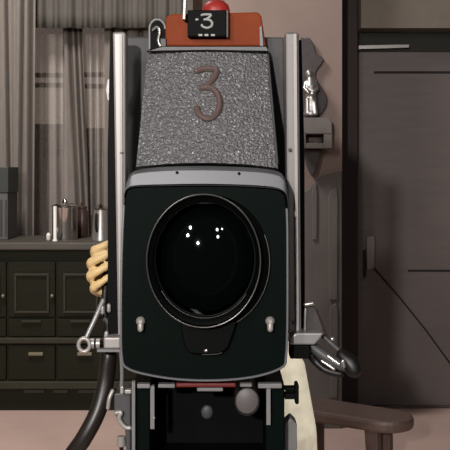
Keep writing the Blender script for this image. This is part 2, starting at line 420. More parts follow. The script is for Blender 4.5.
# ------------------------------------------------------------------ bench
bz = .335
ba = Vector((.12, 4.02, 0)); bb = Vector((P(412,0,3.62).x, 3.62, 0))
bu = (bb-ba).normalized(); bw = Vector((-bu.y, bu.x, 0)); bl = (bb-ba).length; r = .11
bn = thing('bench', 'low brown wooden bench with a rounded end on the floor right of the camera', 'bench', (ba+bb)/2)
def B(t, w_, z): 
    p = ba+bu*t+bw*w_; return Vector((p.x, p.y, z))
pts = [(0,-r)]+[(bl-r+r*math.sin(a), -r*math.cos(a)) for a in [i*math.pi/14 for i in range(15)]]+[(0,r)]
bm = nb(); hexa(bm, [B(t, w_, bz) for t, w_ in pts], [B(t, w_, bz-.048) for t, w_ in pts]); obj('seat', bm, 'bench', bn, bevel=.014)
for t, w_ in ((bl-.14,-.06),(bl-.14,.06),(.28,-.06),(.28,.06)):
    q = [(-.028,-.02),(.028,-.02),(.028,.02),(-.028,.02)]
    bm = nb(); hexa(bm, [B(t+a, w_+b, bz-.0485) for a, b in q], [B(t+a*.7+.012, w_+b*.8, 0) for a, b in q]); obj('leg', bm, 'bench_leg', bn, bevel=.004)

# ------------------------------------------------------------------ television camera
tv = thing('television_camera', 'large old grey and black studio television camera with a raised figure 3, pointing at us', 'camera', (A(205,0).x, Y0+.25, A(0,382).z))
outl = [(132,187.5),(165,186),(205,185.5),(245,186.5),(276,189),(284,195),(287,215),(287.5,270),(287.3,330),(286,357),(282.5,367),(262,375),(235,379.3),(205,380.5),(175,379),(147,374.5),(128,368.5),(122,358),(121,320),(121.5,270),(123,225),(125.3,196)]
ring = cr([(x, y, 0) for x, y in outl], 5, True)
cx, cy = 205, 283
def hood_ring(d, sx, sy, up):
    R = []
    for p in ring:
        x = cx+(p.x-cx)*sx; y = cy+(p.y-cy)*sy
        if p.y < 200: y -= up*min(1, (200-p.y)/10)
        R.append(Vector((A(x, y).x, Y0+d, A(x, y).z)))
    return R
bm = nb(); rows = [hood_ring(0,1,1,0), hood_ring(.045,1.0,1,15), hood_ring(.09,.97,.98,15), hood_ring(.2,.84,.95,14), hood_ring(.56,.7,.88,8)]
vr = [[bm.verts.new(p) for p in R] for R in rows]
for a, b in zip(vr, vr[1:]):
    for i in range(len(a)): bm.faces.new((a[i], a[(i+1) % len(a)], b[(i+1) % len(a)], b[i]))
bm.faces.new(vr[-1])
obj('hood', bm, 'grey_d', tv, smooth=True)
bm = nb()
fo = [A(cx+(p.x-cx)*.987, cy+(p.y-cy)*.987, -.004) for p in ring]; fi = []
for p in ring:
    t = math.atan2((p.y-262)/66.5, (p.x-209.5)/59); fi.append(A(209.5+59*math.cos(t), 262+66.5*math.sin(t), -.004))
back = lambda L_: [Vector((p.x, Y0-.0005, p.z)) for p in L_]
rr_ = [[bm.verts.new(p) for p in q] for q in (fi, fo, back(fo), back(fi))]
for a, b in zip(rr_, rr_[1:]+rr_[:1]):
    for i in range(len(a)): bm.faces.new((a[i], a[(i+1) % len(a)], b[(i+1) % len(a)], b[i]))
fpnl = obj('front_panel', bm, 'black_g', tv, label='green-black flat panel around the lens')
# silver edge along sides and bottom
idx = [i for i, p in enumerate(ring) if p.y > 205]
seq = [ring[i] for i in idx]
bm = nb(); tube(bm, [A(p.x, p.y, -.004) for p in seq], .0026, 6); obj('edge_trim', bm, 'bezel', tv, smooth=True)
# bezel strip over the hood front
lowr = cr([(123.8,205,0),(124.3,194,0),(128,188,0),(136,185.3,0),(165,184.2,0),(205,183.7,0),(245,184.7,0),(273,186.8,0),(283.5,191,0),(287,198,0),(288.5,212,0)], 4)
uppr = cr([(124.2,198,0),(126,185,0),(130,176,0),(137,170,0),(165,166.8,0),(205,166,0),(245,167.2,0),(270,169.5,0),(282,174,0),(286.5,186,0),(288.6,204,0)], 4)
bm = nb(); lv = []
for a, b in zip(lowr, uppr):
    p = A(a.x, a.y, -.006); m1 = A(b.x, b.y+ (a.y-b.y)*.25, .0); q = A(b.x, b.y, .04); e = q+Vector((0, .05, -.004))
    lv.append([bm.verts.new(v) for v in (p+Vector((0,.004,0)), p, m1, q, e)])
for a, b in zip(lv, lv[1:]):
    for i in range(4): bm.faces.new((a[i], b[i], b[i+1], a[i+1]))
o = obj('bezel', bm, 'bezel', tv, smooth=True)
for px, py in ((177,172.5),(239,173.5)):
    bm = nb(); ball(bm, A(px, py, -.004), .0032, (1,.6,1), 10); obj('screw', bm, 'black', tv, smooth=True)
# knobs beside the lens
for px in (141, 270):
    bm = nb(); c = A(px, 323, -.006)
    lathe(bm, c+Vector((0,0,.005)), [(.0085,.0),(.0105,-.006),(.0085,-.014),(.004,-.018),(0,-.018)], 'Y', 16)
    tube(bm, [c+Vector((0,-.01,.002)), c+Vector((0,-.012,-.011))], [.007,.0065], 10, dome=True)
    obj('knob', bm, 'alu_w', tv, smooth=True)
# lens: flange on the panel, barrel forward, inner tube, glass
def ell(cx_, cy_, rx, ry, d, n=72):
    c = A(cx_, cy_, d); s = (Y0+d)/F
    return [c+Vector((rx*s*math.cos(2*math.pi*k/n), 0, ry*s*math.sin(2*math.pi*k/n))) for k in range(n)]
def loft(bm, rings_):
    vr = [[bm.verts.new(p) for p in R] for R in rings_]
    for a, b in zip(vr, vr[1:]):
        for i in range(len(a)): bm.faces.new((a[i], a[(i+1) % len(a)], b[(i+1) % len(a)], b[i]))
    return bm
bm = nb(); loft(bm, [ell(210,262,60,67.5,-.0045), ell(209.6,262,59.6,67.2,-.014), ell(206,261,57,65,-.02), ell(203.7,261,57.2,67,-.045), ell(203.6,261,56,65.5,-.047),
      ell(203.8,261,55,64,-.04), ell(204.6,260.5,52,60,-.0355), ell(205,259,50.5,57.5,-.026), ell(205,259,49.5,56.5,-.0255), ell(205.5,258.5,49,56,.03)])
lens = obj('lens', bm, 'lens_black', tv, smooth=True)
bm = nb(); tube(bm, ell(203.6,261,56.9,66.6,-.047), .0017, 8, closed=True); obj('rim', bm, 'lens_rim', lens, smooth=True)
bm = nb(); arc = ell(210,262,59.6,67.2,-.0135, 90)
tube(bm, [arc[i % 90] for i in range(70, 97)], .0012, 6); obj('flange_edge', bm, 'lens_rim', lens, smooth=True)
bm = nb(); ii = ell(204.8,259.6,51,58.5,-.034, 90); tube(bm, [ii[i] for i in range(53, 82)], .0009, 6); obj('inner_edge', bm, 'lens_rim', lens, smooth=True)
# glass: spherical cap
GC = A(205, 259, -.010); GR = .22
def glass():
    m = mat('lens_glass', (3,6,5), .04, spec=.5, coat=0); return m
bm = nb(); rg = []
for j in range(0, 15):
    a = j/14*.56
    rg.append([GC+Vector((GR*math.sin(a)*math.cos(t)*.88, GR*(1-math.cos(a)), GR*math.sin(a)*math.sin(t))) for t in [2*math.pi*k/72 for k in range(72)]])
loft(bm, rg); bmesh.ops.remove_doubles(bm, verts=bm.verts, dist=1e-6)
obj('glass', bm, glass(), lens, smooth=True)
# notch bracket below the lens
bm = nb(); nt_ = cr([(180,322,0),(183,340,0),(187,351,0),(194,354,0),(205,354.5,0),(217,354,0),(226,350,0),(231,340,0),(237,322,0)], 4)
prism(bm, [(p.x, p.y) for p in nt_], Y0-.02, .0155); cl = obj('lens_clamp', bm, 'lens_black', tv, bevel=.003)
bm = nb(); tube(bm, [A(p.x, p.y, -.021) for p in nt_ if p.y > 350.5 and 200 < p.x < 224], .0011, 6); obj('clamp_edge', bm, 'lens_rim', cl, smooth=True)
bm = nb(); ball(bm, A(206,350.5,-.021), .0045, (1,.6,.8), 10); obj('clamp_screw', bm, 'chrome_s', cl, smooth=True)

# stippled wedge with the raised 3
def wy(py): return .055+(168-py)/(168-50)*.13         # depth of the sloping front
def W(px, py, lift=0): return A(px, py, wy(py)-lift)
bm = nb(); NU, NV = 24, 20; g = []
for j in range(NV+1):
    v = j/NV; row = []
    l = 147+(135-147)*v; r_ = 268.5+(278.5-268.5)*v
    for i in range(NU+1):
        u = i/NU; yb = 52+(168.5-52)*v + (-4.5*(1-(2*u-1)**2)*v)
        row.append(bm.verts.new(W(l+(r_-l)*u, yb)+Vector((0, .02*(2*u-1)**2, 0))))
    g.append(row)
for j in range(NV):
    for i in range(NU): bm.faces.new((g[j][i], g[j][i+1], g[j+1][i+1], g[j+1][i]))
bd = [g[0][i] for i in range(NU+1)]+[g[j][NU] for j in range(1, NV+1)]+[g[NV][i] for i in range(NU-1, -1, -1)]+[g[j][0] for j in range(NV-1, 0, -1)]
bk = [bm.verts.new((v.co.x, Y0+.236, v.co.z)) for v in bd]
for i in range(len(bd)): bm.faces.new((bd[i], bk[i], bk[(i+1) % len(bd)], bd[(i+1) % len(bd)]))
bm.faces.new(bk)
wedge = obj('front_cover', bm, 'stipple', tv, smooth=True, label='stippled grey tapering cover')
def three(bm, x0, x1, y0, y1, fn, rad):
    w, h_ = x1-x0, y1-y0
    q = [(0.06,.04),(.35,.0),(.72,.0),(.86,.03),(.82,.12),(.62,.26),(.42,.37)]
    bq = [(.42,.37),(.2,.39),(.45,.365),(.72,.4),(.92,.53),(.98,.7),(.88,.88),(.62,.985),(.36,.97),(.14,.88),(.08,.78)]
    path = cr([(x0+a*w, y0+b*h_, 0) for a, b in q], 5)
    tube(bm, [fn(p.x, p.y) for p in path], rad, 8, dome=True)
    path = cr([(x0+a*w, y0+b*h_, 0) for a, b in bq[2:]], 5)
    tube(bm, [fn(x0+.3*w, y0+.375*h_)]+[fn(p.x, p.y) for p in path], rad, 8, dome=True)
bm = nb(); three(bm, 195, 220, 69, 119, lambda x, y: W(x, y, .0035), .0072)
obj('number', bm, 'emboss', wedge, smooth=True, label='raised figure 3')
# seam along the top and right border of the wedge
bm = nb(); tube(bm, [W(147,51.5,.002), W(207,50.5,.003), W(268,51.5,.002)], .002, 6); obj('top_seam', bm, 'black', wedge, smooth=True)
bm = nb(); tube(bm, [W(267.8,55,-.017), W(277.3,164,-.017)], .003, 6); obj('border', bm, 'grey_d', wedge, smooth=True)
bm = nb(); path = cr([(136,167.5,0),(170,164.5,0),(205,163.6,0),(245,165,0),(277,168.8,0)], 5); tube(bm, [W(p.x, p.y, .001) for p in path], .0018, 6); obj('bottom_seam', bm, 'black', wedge, smooth=True)
bm = nb(); ball(bm, W(193,153,.001), .0022, (1,.6,1), 10); obj('screw', bm, 'chrome_s', wedge, smooth=True)
# main body behind the wedge
bm = nb(); 
fr = [A(126.5,37,.24), A(284,37,.24), A(286,200,.24), A(127,200,.24)]
bkp = [Vector((p.x*.84-.004, Y0+.54, p.z)) for p in fr]
hexa(bm, fr, bkp); obj('body', bm, 'body_grey', tv, bevel=.004)
# silver ledge and orange tally box on top of the wedge
bm = nb(); hexa(bm, [A(163,46.8,.19),A(266,46.8,.19),A(268,50.8,.187),A(149,50.8,.187)], [A(163,46.8,.19)+Vector((0,.045,0)),A(266,46.8,.19)+Vector((0,.045,0)),A(268,50.8,.187)+Vector((0,.045,0)),A(149,50.8,.187)+Vector((0,.045,0))]); obj('ledge', bm, 'grey', tv)
bm = nb(); prism(bm, [(165,46),(165.5,18),(170,14),(258,12),(261.5,16),(266,46)], Y0+.2, .2); tb = obj('tally_box', bm, 'orange', tv, bevel=.004, label='orange box on top of the camera')
bm = nb(); prism(bm, [(260,46),(259.5,27),(261.6,26),(263.2,46)], Y0+.194, .006); obj('edge_strip', bm, 'bezel', tb)
# number sign
bm = nb(); pbox(bm, 187.5, 226.5, 10, 36.5, Y0+.172, .0275); sg = obj('number_sign', bm, 'black', tv, bevel=.002, label='black plate with a small pale 3')
bm = nb(); three(bm, 201, 212.5, 14.5, 28, lambda x, y: A(x, y, .171), .0029); ball(bm, A(197,19.5,.171), .0035, (1.2,.5,.8), 10); obj('digit', bm, 'digit', sg, smooth=True)
bm = nb()
for a in (198.5, 204.5, 211): pbox(bm, a, a+3.8, 34, 36, Y0+.169, .003)
obj('dash', bm, 'digit', sg)
bm = nb(); pbox(bm, 226.6, 228, 10, 37, Y0+.174, .02); obj('sign_edge', bm, 'grey_d', sg)
bm = nb(); hexa(bm, [A(184,-8,.165),A(186.3,-8,.165),A(185,19,.165),A(182.8,19,.165)], [A(184,-8,.165)+Vector((0,.03,0)),A(186.3,-8,.165)+Vector((0,.03,0)),A(185,19,.165)+Vector((0,.03,0)),A(182.8,19,.165)+Vector((0,.03,0))]); obj('sight_post', bm, 'alu_w', tv)
bm = nb(); c = A(216, 15, .26); lathe(bm, c, [(.034,0),(.034,.012),(.03,.024),(.02,.033),(0,.036)], n=28); obj('tally_lamp', bm, 'tally', tv, smooth=True)
# dark arch socket at the left of the tally box
arch = [(149.5,49)]+[(157.3-7.8*math.cos(t), 29-9.5*math.sin(t)) for t in [i*math.pi/12 for i in range(13)]]+[(165,49)]
bm = nb(); prism(bm, arch, Y0+.205, .12); ar = obj('socket', bm, 'black', tv)
bm = nb(); tube(bm, [P(x, y, Y0+.203) for x, y in arch[:-1]], .0028, 6); obj('socket_rim', bm, 'grey', ar, smooth=True)
bm = nb(); tube(bm, cr([A(153,30,.2),A(157,27,.199),A(159.5,32,.198),A(158,40,.198),A(160,46,.198)], 5), .0034, 8, dome=True); obj('hook', bm, 'chrome_s', ar, smooth=True)
bm = nb(); pbox(bm, 160, 166.5, 38, 47, Y0+.196, .009); obj('plug', bm, 'rubber', ar, bevel=.002)

# side frames: bright rail, dark flange, cross plate
def rail(tl, tr, br, bl, d, name, m):
    f = [A(*tl, d), A(*tr, d), A(*br, d), A(*bl, d)]
    bm = nb(); hexa(bm, f, [p+Vector((0,.055,0)) for p in f])
    return obj(name, bm, m, tv, bevel=.005)
L = rail((112.5,32),(125.5,32),(125.5,338),(117.8,338),.10,'side_rail','rail_pale')
bm = nb(); hexa(bm, [A(119.5,34,.094),A(122,34,.094),A(122.8,336,.094),A(120.6,336,.094)], [A(119.5,34,.0995),A(122,34,.0995),A(122.8,336,.0995),A(120.6,336,.0995)]); obj('rail_rib', bm, 'rail_grey', L)
R_ = rail((285.5,32),(299,32),(301.5,334),(288,334),.10,'side_rail','rail_grey')
bm = nb(); hexa(bm, [A(293.5,34,.092),A(296.5,34,.092),A(299,332,.092),A(296.2,332,.092)], [A(293.5,34,.0995),A(296.5,34,.0995),A(299,332,.0995),A(296.2,332,.0995)]); obj('rail_rib', bm, 'rail_pale', R_)
for px, py, o_ in ((121.5,153,L),(290,150,R_),(294,322,R_)):
    bm = nb(); lathe(bm, A(px, py, .0985), [(.0042,.001),(.0042,-.003),(.002,-.005),(0,-.005)], 'Y', 12); obj('bolt', bm, 'grey_d', o_, smooth=True)
bm = nb(); f = [A(110.3,36,.105),A(112.2,36,.105),A(117.4,337,.105),A(107.8,337,.105),A(107.6,150,.105)]; hexa(bm, f, [p+Vector((0,.05,0)) for p in f]); obj('side_flange', bm, 'black', tv)
bm = nb(); f = [A(286,40,.158),A(301.5,40,.158),A(304.5,150,.158),A(305,330,.158),A(288,330,.158)]; hexa(bm, f, [p+Vector((0,.03,0)) for p in f]); obj('side_flange', bm, 'black', tv)
bm = nb(); pbox(bm, 118, 296, 190, 330, Y0+.19, .03); obj('cross_plate', bm, 'grey_d', tv)
bm = nb(); tube(bm, [A(109,81,.15), A(108.6,90,.148), A(109,99,.15)], [.004,.0066,.004], 10, dome=True); obj('side_catch', bm, 'white', tv, smooth=True)

# left pan bar assembly
pb = None
bm = nb(); pbox(bm, 103.5, 120.5, 337.5, 349, Y0+.06, .05); pb = obj('pan_bracket', bm, 'alu_w', tv, bevel=.004)
bm = nb(); 
for x0_, x1_ in ((96.5, 100.2), (89.5, 94.5)):
    tube(bm, [A(x0_,343.5,.085), A(x1_,343.5,.085)], .0115, 14)
obj('collar', bm, 'alu_w', pb, smooth=True)
bm = nb(); tube(bm, [A(87,344,.085), A(105,344,.085)], .0075, 12); obj('spindle', bm, 'black', pb, smooth=True)
bm = nb(); e = ell(84.2,345,5.6,6.6,.075,28); tube(bm, e, .0048, 10, closed=True); obj('eye_ring', bm, 'alu_w', pb, smooth=True)
bm = nb(); tube(bm, [A(86,338,.078), A(95,319,.09), A(103,301,.105)], [.0052,.0055,.006], 12, dome=True); obj('lever', bm, 'alu', pb, smooth=True)
bm = nb(); tube(bm, [A(107.5,243,.215), A(106.5,275,.2), A(104.5,306,.17), A(108,330,.14)], [.0085,.0085,.0085,.008], 12, dome=True); obj('grip', bm, 'rubber', pb, smooth=True)
for px, py in ((102.5,309.5),(109,307.5)):
    bm = nb(); tube(bm, [A(px,py-2,.1), A(px,py+3,.1)], .0048, 10, dome=True); obj('clamp_screw', bm, 'alu_w', pb, smooth=True)
bm = nb(); tube(bm, cr([A(104,318,.12),A(108,322,.12),A(111,330,.12),A(111,338,.12)], 5), .006, 10); obj('link', bm, 'grey_d', pb, smooth=True)
bm = nb(); tube(bm, [A(106,337,.09), A(106.5,333,.09)], .005, 10, dome=True); obj('clamp_screw', bm, 'alu_w', pb, smooth=True)
bm = nb(); pbox(bm, 97, 121, 349.3, 352, Y0+.065, .05); obj('bracket_plate', bm, 'grey', pb)

# right pan bar assembly
bm = nb(); hexa(bm, [A(291,337,.06),A(296,333,.06),A(324,333,.06),A(321,338,.06),A(315,345,.06),A(289,345,.06)], [A(291,337,.06)+Vector((0,.06,0)),A(296,333,.06)+Vector((0,.06,0)),A(324,333,.06)+Vector((0,.06,0)),A(321,338,.06)+Vector((0,.06,0)),A(315,345,.06)+Vector((0,.06,0)),A(289,345,.06)+Vector((0,.06,0))])
pr = obj('pan_bracket', bm, 'alu', tv, bevel=.004)
bm = nb(); pbox(bm, 290, 310, 345.4, 359, Y0+.065, .05); obj('clamp_block', bm, 'black', pr, bevel=.003)
bm = nb(); hexa(bm, [A(306,308,.1),A(311,304,.1),A(318,310,.1),A(324,331,.1),A(304.5,331,.1)], [A(306,308,.1)+Vector((0,.02,0)),A(311,304,.1)+Vector((0,.02,0)),A(318,310,.1)+Vector((0,.02,0)),A(324,331,.1)+Vector((0,.02,0)),A(304.5,331,.1)+Vector((0,.02,0))]); obj('hinge_plate', bm, 'plaque', pr, bevel=.003)
bm = nb(); tube(bm, [A(306,304.5,.09), A(312.5,303.5,.09)], .0052, 12, dome=True); obj('clamp_screw', bm, 'chrome_s', pr, smooth=True)
bm = nb(); tube(bm, [A(305.5,309,.095), A(305,330,.095)], .003, 10, dome=True); obj('spring', bm, 'alu', pr, smooth=True)
bm = nb(); tube(bm, [A(316,309,.098), A(326,333,.098), A(327,339,.098)], .0022, 8); obj('cable', bm, 'jamb', pr, smooth=True)
bm = nb(); tube(bm, cr([A(312,346,.1),A(322,354,.09),A(336,363,.08),A(344,366,.075)], 5), .0125, 12, dome=True); obj('handle_arm', bm, 'grey_d', pr, smooth=True)
bm = nb(); tube(bm, [A(328,356,.068), A(339,364,.06)], .0042, 10, dome=True); tube(bm, [A(322,361,.068), A(334,369,.06)], .0036, 10, dome=True); obj('tension_rod', bm, 'chrome_s', pr, smooth=True)
bm = nb(); tube(bm, [A(342,355,.085), A(350,363,.075), A(354,370,.07)], [.0135,.021,.017], 14, dome=True); obj('handle_grip', bm, 'rubber', pr, smooth=True)
bm = nb(); tube(bm, [A(343,361,.05), A(344,366,.05)], .0042, 10, dome=True); obj('clamp_screw', bm, 'chrome_s', pr, smooth=True)
bm = nb(); ball(bm, A(332.5,339,.09), .0055, seg=12); obj('clamp_screw', bm, 'chrome_s', pr, smooth=True)
bm = nb(); tube(bm, [A(324,337,.1), A(333,345,.095), A(345,356,.09)], .006, 10, dome=True); obj('brace', bm, 'grey_d', pr, smooth=True)
bm = nb(); tube(bm, cr([A(311,356,.1),A(316,362,.1),A(326,370,.09),A(340,374,.085)], 5), .0085, 10, dome=True); obj('lower_arm', bm, 'rubber', pr, smooth=True)

# ------------------------------------------------------------------ pedestal under the camera
pc = A(207, 0, .25).x
pd = thing('camera_pedestal', 'dark cradle head and pedestal carrying the television camera', 'pedestal', (pc, Y0+.3, 0))
zt_ = A(0,383).z; zb = A(0,470).z
bm = nb(); pbox(bm, 131.5, 150, 384.5, 470, Y0+.05, .42); obj('cheek', bm, 'black_g', pd, bevel=.003)
bm = nb(); pbox(bm, 266, 284.5, 384.5, 470, Y0+.05, .42); obj('cheek', bm, 'black_g', pd, bevel=.003)
bm = nb(); a = A(150.2,0,.2); b = A(265.6,0,.05); box(bm, A(150.2,0,.05).x, b.x, Y0+.2, Y0+.46, zb, A(0,385,.05).z); obj('core', bm, 'lens_black', pd)
bm = nb(); box(bm, A(131.5,0,.05).x, A(284.5,0,.05).x, Y0+.05, Y0+.47, zb-.05, zb-.0005); obj('cradle_floor', bm, 'black', pd)
for x0_, x1_, y0_, y1_ in ((131.8,135,381.5,470), (150.3,154.3,386,429), (266.5,270.5,386,425)):
    bm = nb(); pbox(bm, x0_, x1_, y0_, y1_, Y0+.035, .0145); obj('edge_strip', bm, 'grey', pd)
bm = nb(); pbox(bm, 176, 236, 383.2, 387.5, Y0+.03, .1); obj('red_plate', bm, 'red', pd, bevel=.003, label='red strip under the hood')
bm = nb()
for x0_, x1_, y0_, y1_ in ((137,150,384.2,388.5),(158,175,384.2,388),(197,223,388,391.5),(240,252,383.5,387.2),(258,282,383.8,388.5)):
    bm = nb(); pbox(bm, x0_, x1_, y0_, y1_, Y0+.028, .02); obj('top_fitting', bm, 'grey', pd, bevel=.002)
bm = nb(); lathe(bm, A(247,401,.05), [(.0335,.15),(.0335,0),(.031,-.006),(.0285,-.006),(.0285,.0)], 'Y', 36, sx=.87); ob = obj('port', bm, 'rubber', pd, smooth=True)
bm = nb(); lathe(bm, A(247,401,.044), [(.028,.005),(.028,0),(.026,-.0015),(0,-.002)], 'Y', 36, sx=.87); obj('port_disc', bm, 'port', ob, smooth=True, label='pale grey round disc')
bm = nb(); ball(bm, A(154,418,.03), .0028, seg=10); obj('rivet', bm, 'alu_w', pd, smooth=True)
bm = nb(); ball(bm, A(207,412,.2), .014, (1,.4,1.2)); obj('core_boss', bm, 'grey_d', pd, smooth=True)
# column and wheeled base below the frame
bm = nb(); lathe(bm, (pc, Y0+.27, 0), [(.15,.11),(.15,.2),(.125,.22),(.125,.45),(.1,.46),(.1,zb-.051)], n=32); obj('column', bm, 'grey_d', pd, smooth=True)
for k in range(3):
    a = math.radians(90+120*k); c = Vector((pc+.26*math.cos(a), Y0+.27+.26*math.sin(a), .06))
    bm = nb(); tube(bm, [Vector((pc, Y0+.27, .15)), c+Vector((0,0,.07))], .035, 10); lg = obj('foot', bm, 'grey_d', pd, smooth=True)
    bm = nb(); lathe(bm, c, [(.03,-.02),(.06,-.018),(.06,.018),(.03,.02)], 'X', 24); obj('wheel', bm, 'rubber', lg, smooth=True)
# fittings on the left cheek
bm = nb(); hexa(bm, [A(114,394,.07),A(130.8,392,.07),A(130.8,470,.07),A(127,470,.07),A(125,430,.07),A(114,414,.07)], [A(114,394,.07)+Vector((0,.1,0)),A(130.8,392,.07)+Vector((0,.1,0)),A(130.8,470,.07)+Vector((0,.1,0)),A(127,470,.07)+Vector((0,.1,0)),A(125,430,.07)+Vector((0,.1,0)),A(114,414,.07)+Vector((0,.1,0))]); sp = obj('side_plate', bm, 'grey_d', pd, bevel=.003)
bm = nb(); pbox(bm, 120, 123.6, 386.5, 394, Y0+.05, .02); pbox(bm, 124.5, 131.4, 390, 394, Y0+.052, .02); obj('bracket', bm, 'alu_w', sp, bevel=.002)
bm = nb(); tube(bm, cr([A(112.5,391,.07),A(109.5,398,.065),A(108,408,.065)], 5), .0046, 10, dome=True); obj('crank', bm, 'alu_w', sp, smooth=True)
bm = nb(); tube(bm, cr([A(116,413,.062),A(121,412.5,.06),A(119,418,.06),A(122,424,.06),A(126,427.5,.06),A(130,428,.06)], 6), .0052, 10, dome=True); obj('lever', bm, 'alu_w', sp, smooth=True)
bm = nb(); lathe(bm, A(121.5,446,.075), [(.009,0),(.0105,.004),(.009,.018),(.0095,.02),(.0095,.022)], n=18); obj('cup', bm, 'alu_w', sp, smooth=True)
bm = nb(); tube(bm, [A(121.5,446,.075), A(121.5,452,.075), A(128,458,.09)], .005, 8); obj('cup_stem', bm, 'rubber', sp, smooth=True)
bm = nb(); tube(bm, cr([A(121,352,.06),A(122,372,.06),A(121.5,387,.062)], 5), .0042, 8); obj('strut', bm, 'grey', sp, smooth=True)
# axle fitting on the right cheek
bm = nb(); pbox(bm, 284.7, 297, 388, 391.2, Y0+.06, .03); pbox(bm, 284.7, 297, 394, 399.5, Y0+.06, .03); ax = obj('axle_bracket', bm, 'black', pd, bevel=.002)
bm = nb(); pbox(bm, 295.2, 299, 384.5, 404.5, Y0+.055, .04); obj('axle_plate', bm, 'black', ax, bevel=.003)
bm = nb(); hexa(bm, [A(284.7,424,.1),A(291,418,.1),A(297,424,.1),A(297,470,.1),A(284.7,470,.1)], [A(284.7,424,.1)+Vector((0,.05,0)),A(291,418,.1)+Vector((0,.05,0)),A(297,424,.1)+Vector((0,.05,0)),A(297,470,.1)+Vector((0,.05,0)),A(284.7,470,.1)+Vector((0,.05,0))]); obj('side_guard', bm, 'grey', pd, bevel=.003)

# ------------------------------------------------------------------ hose
path = cr([A(108.5,345,.155),A(108.3,360,.15),A(105,385,.12),A(97.5,412,.1),A(84,438,.09),A(69,460,.1), A(54,490,.12), A(44,530,.16), Vector((-.50, 2.27, .2)), Vector((-.54,2.38,.03)), Vector((-.75,2.7,.02)), Vector((-1.2,3.0,.02)), Vector((-1.9,3.0,.02))], 8)
bm = nb(); tube(bm, path, .0195, 16, dome=True)
tag(obj('camera_cable', bm, 'hose', smooth=True), 'thick dark cable curving down to the floor at the left of the camera', 'cable')

# ------------------------------------------------------------------ operator behind the camera
ox, oy = -.035, 2.92
V = Vector
bm = nb()
hz = .90
# trunk, neck, head
tube(bm, [V((ox,oy,hz-.04)), V((ox,oy,hz+.1)), V((ox,oy-.01,hz+.3)), V((ox,oy-.03,hz+.45)), V((ox,oy-.04,hz+.54))], [.115,.12,.13,.14,.075], 20, dome=True)
tube(bm, [V((ox-.17,oy-.03,hz+.46)), V((ox,oy-.03,hz+.48)), V((ox+.17,oy-.03,hz+.46))], [.06,.08,.06], 14, dome=True)
tube(bm, [V((ox,oy-.04,hz+.5)), V((ox,oy-.06,hz+.63))], .055, 14)
hc = V((ox, oy-.075, hz+.70))
ball(bm, hc, .1, (.78,.98,1.15), 24)
ball(bm, hc+V((0,-.035,-.06)), .06, (.85,.8,.8), 16)
tube(bm, [hc+V((0,-.095,.015)), hc+V((0,-.118,-.022))], [.009,.014], 8, dome=True)
for s in (-1, 1): ball(bm, hc+V((s*.079,.005,-.005)), .026, (.4,.7,1.15), 12)
# legs
knR, knL = V((ox-.1,oy-.03,.47)), V((ox+.235,oy-.08,.50))
anR, anL = V((ox-.1,oy+.03,.08)), V((ox+.275,oy-.02,.08))
for s, kn, an in ((-1, knR, anR), (1, knL, anL)):
    hp = V((ox+s*.09, oy, hz-.04))
    md = (hp+kn)/2+V((.03*(s > 0),0,0))
    tube(bm, [hp, md, kn, kn*.6+an*.4+V((0,.015,0)), an], [.085,.072,.055,.05,.036], 16, dome=True)
    tube(bm, [an+V((0,.04,-.045)), an+V((0,-.06,-.05)), an+V((0,-.16,-.055))], [.033,.032,.026], 12, dome=True)
# arms
shR, shL = V((ox-.18,oy-.03,hz+.45)), V((ox+.18,oy-.03,hz+.45))
gx = lambda px, py, d: A(px, py, d)
wrR = V((-.262, 2.30, 1.055)); elR = V((-.272, 2.62, 1.06))
tube(bm, [shR, (shR+elR)/2, elR], [.052,.046,.04], 14, dome=True)
tube(bm, [elR, elR*.6+wrR*.4, wrR], [.04,.038,.027], 14, dome=True)
elL = V((ox+.22,oy-.16,1.10)); wrL = V((ox+.13,oy-.32,1.0))
tube(bm, [shL, (shL+elL)/2, elL], [.052,.046,.04], 14, dome=True)
tube(bm, [elL, wrL], [.04,.027], 14, dome=True)
# left hand: relaxed, resting behind the camera body
tube(bm, [wrL, wrL+V((-.02,-.05,-.01)), wrL+V((-.025,-.08,-.015))], [.026,.036,.03], 12, dome=True)
for k in range(4):
    b0 = wrL+V((-.055+.022*k,-.085,-.012)); L_ = (.055,.07,.075,.068)[k]
    tube(bm, [b0, b0+V((0,-L_*.5,-.004)), b0+V((0,-L_*.8,-.02)), b0+V((0,-L_*.95,-.035))], [.0095,.009,.0085,.0075], 8, dome=True)
tube(bm, [wrL+V((.0,-.02,.0)), wrL+V((.035,-.055,-.01)), wrL+V((.04,-.09,-.02))], [.014,.011,.009], 8, dome=True)
# right hand: gripping the upright bar; four fingers curl round its front
hy = .18
kn0 = [(95.5,249.5),(92.3,262),(92,274.5),(95,286.5)]      # bend (middle joint) of each finger as it faces us
tp0 = [(107,244),(108,254),(109,265),(109,277)]        # where each finger goes in behind the flange
rad = [.0096,.0102,.0102,.0096]
for k in range(4):
    a = A(*kn0[k], hy-.004); b = A(*tp0[k], hy-.012)
    root = A(98+.3*k, kn0[k][1]+5, hy+.055)
    side = A(kn0[k][0]-.4, kn0[k][1]+2.5, hy+.02)
    mid = a*.5+b*.5+V((0,-.006,0))
    tip = b+V((.008,.012,.003))
    tube(bm, cr([root, side, a, mid, b, tip], 4), [rad[k]*q for q in [1.35]*5+[1.2]*4+[1.0]*3+[.9]*4+[.88]*4+[.85]], 12, dome=True)
# palm and wrist
tube(bm, [A(98,250,hy+.03), A(96.3,262,hy+.032), A(96.2,274,hy+.032), A(98.5,286,hy+.032)], .0105, 12, dome=True)
tube(bm, [A(101,253,hy+.075), A(100.5,270,hy+.075), A(101,284,hy+.075)], [.018,.021,.018], 14, dome=True)
tube(bm, [A(99,278,hy+.06), A(103,286,hy+.1), wrR], [.026,.03,.028], 14, dome=True)
tube(bm, [A(99,284,hy+.03), A(101,291,hy+.02)], [.016,.011], 12, dome=True)
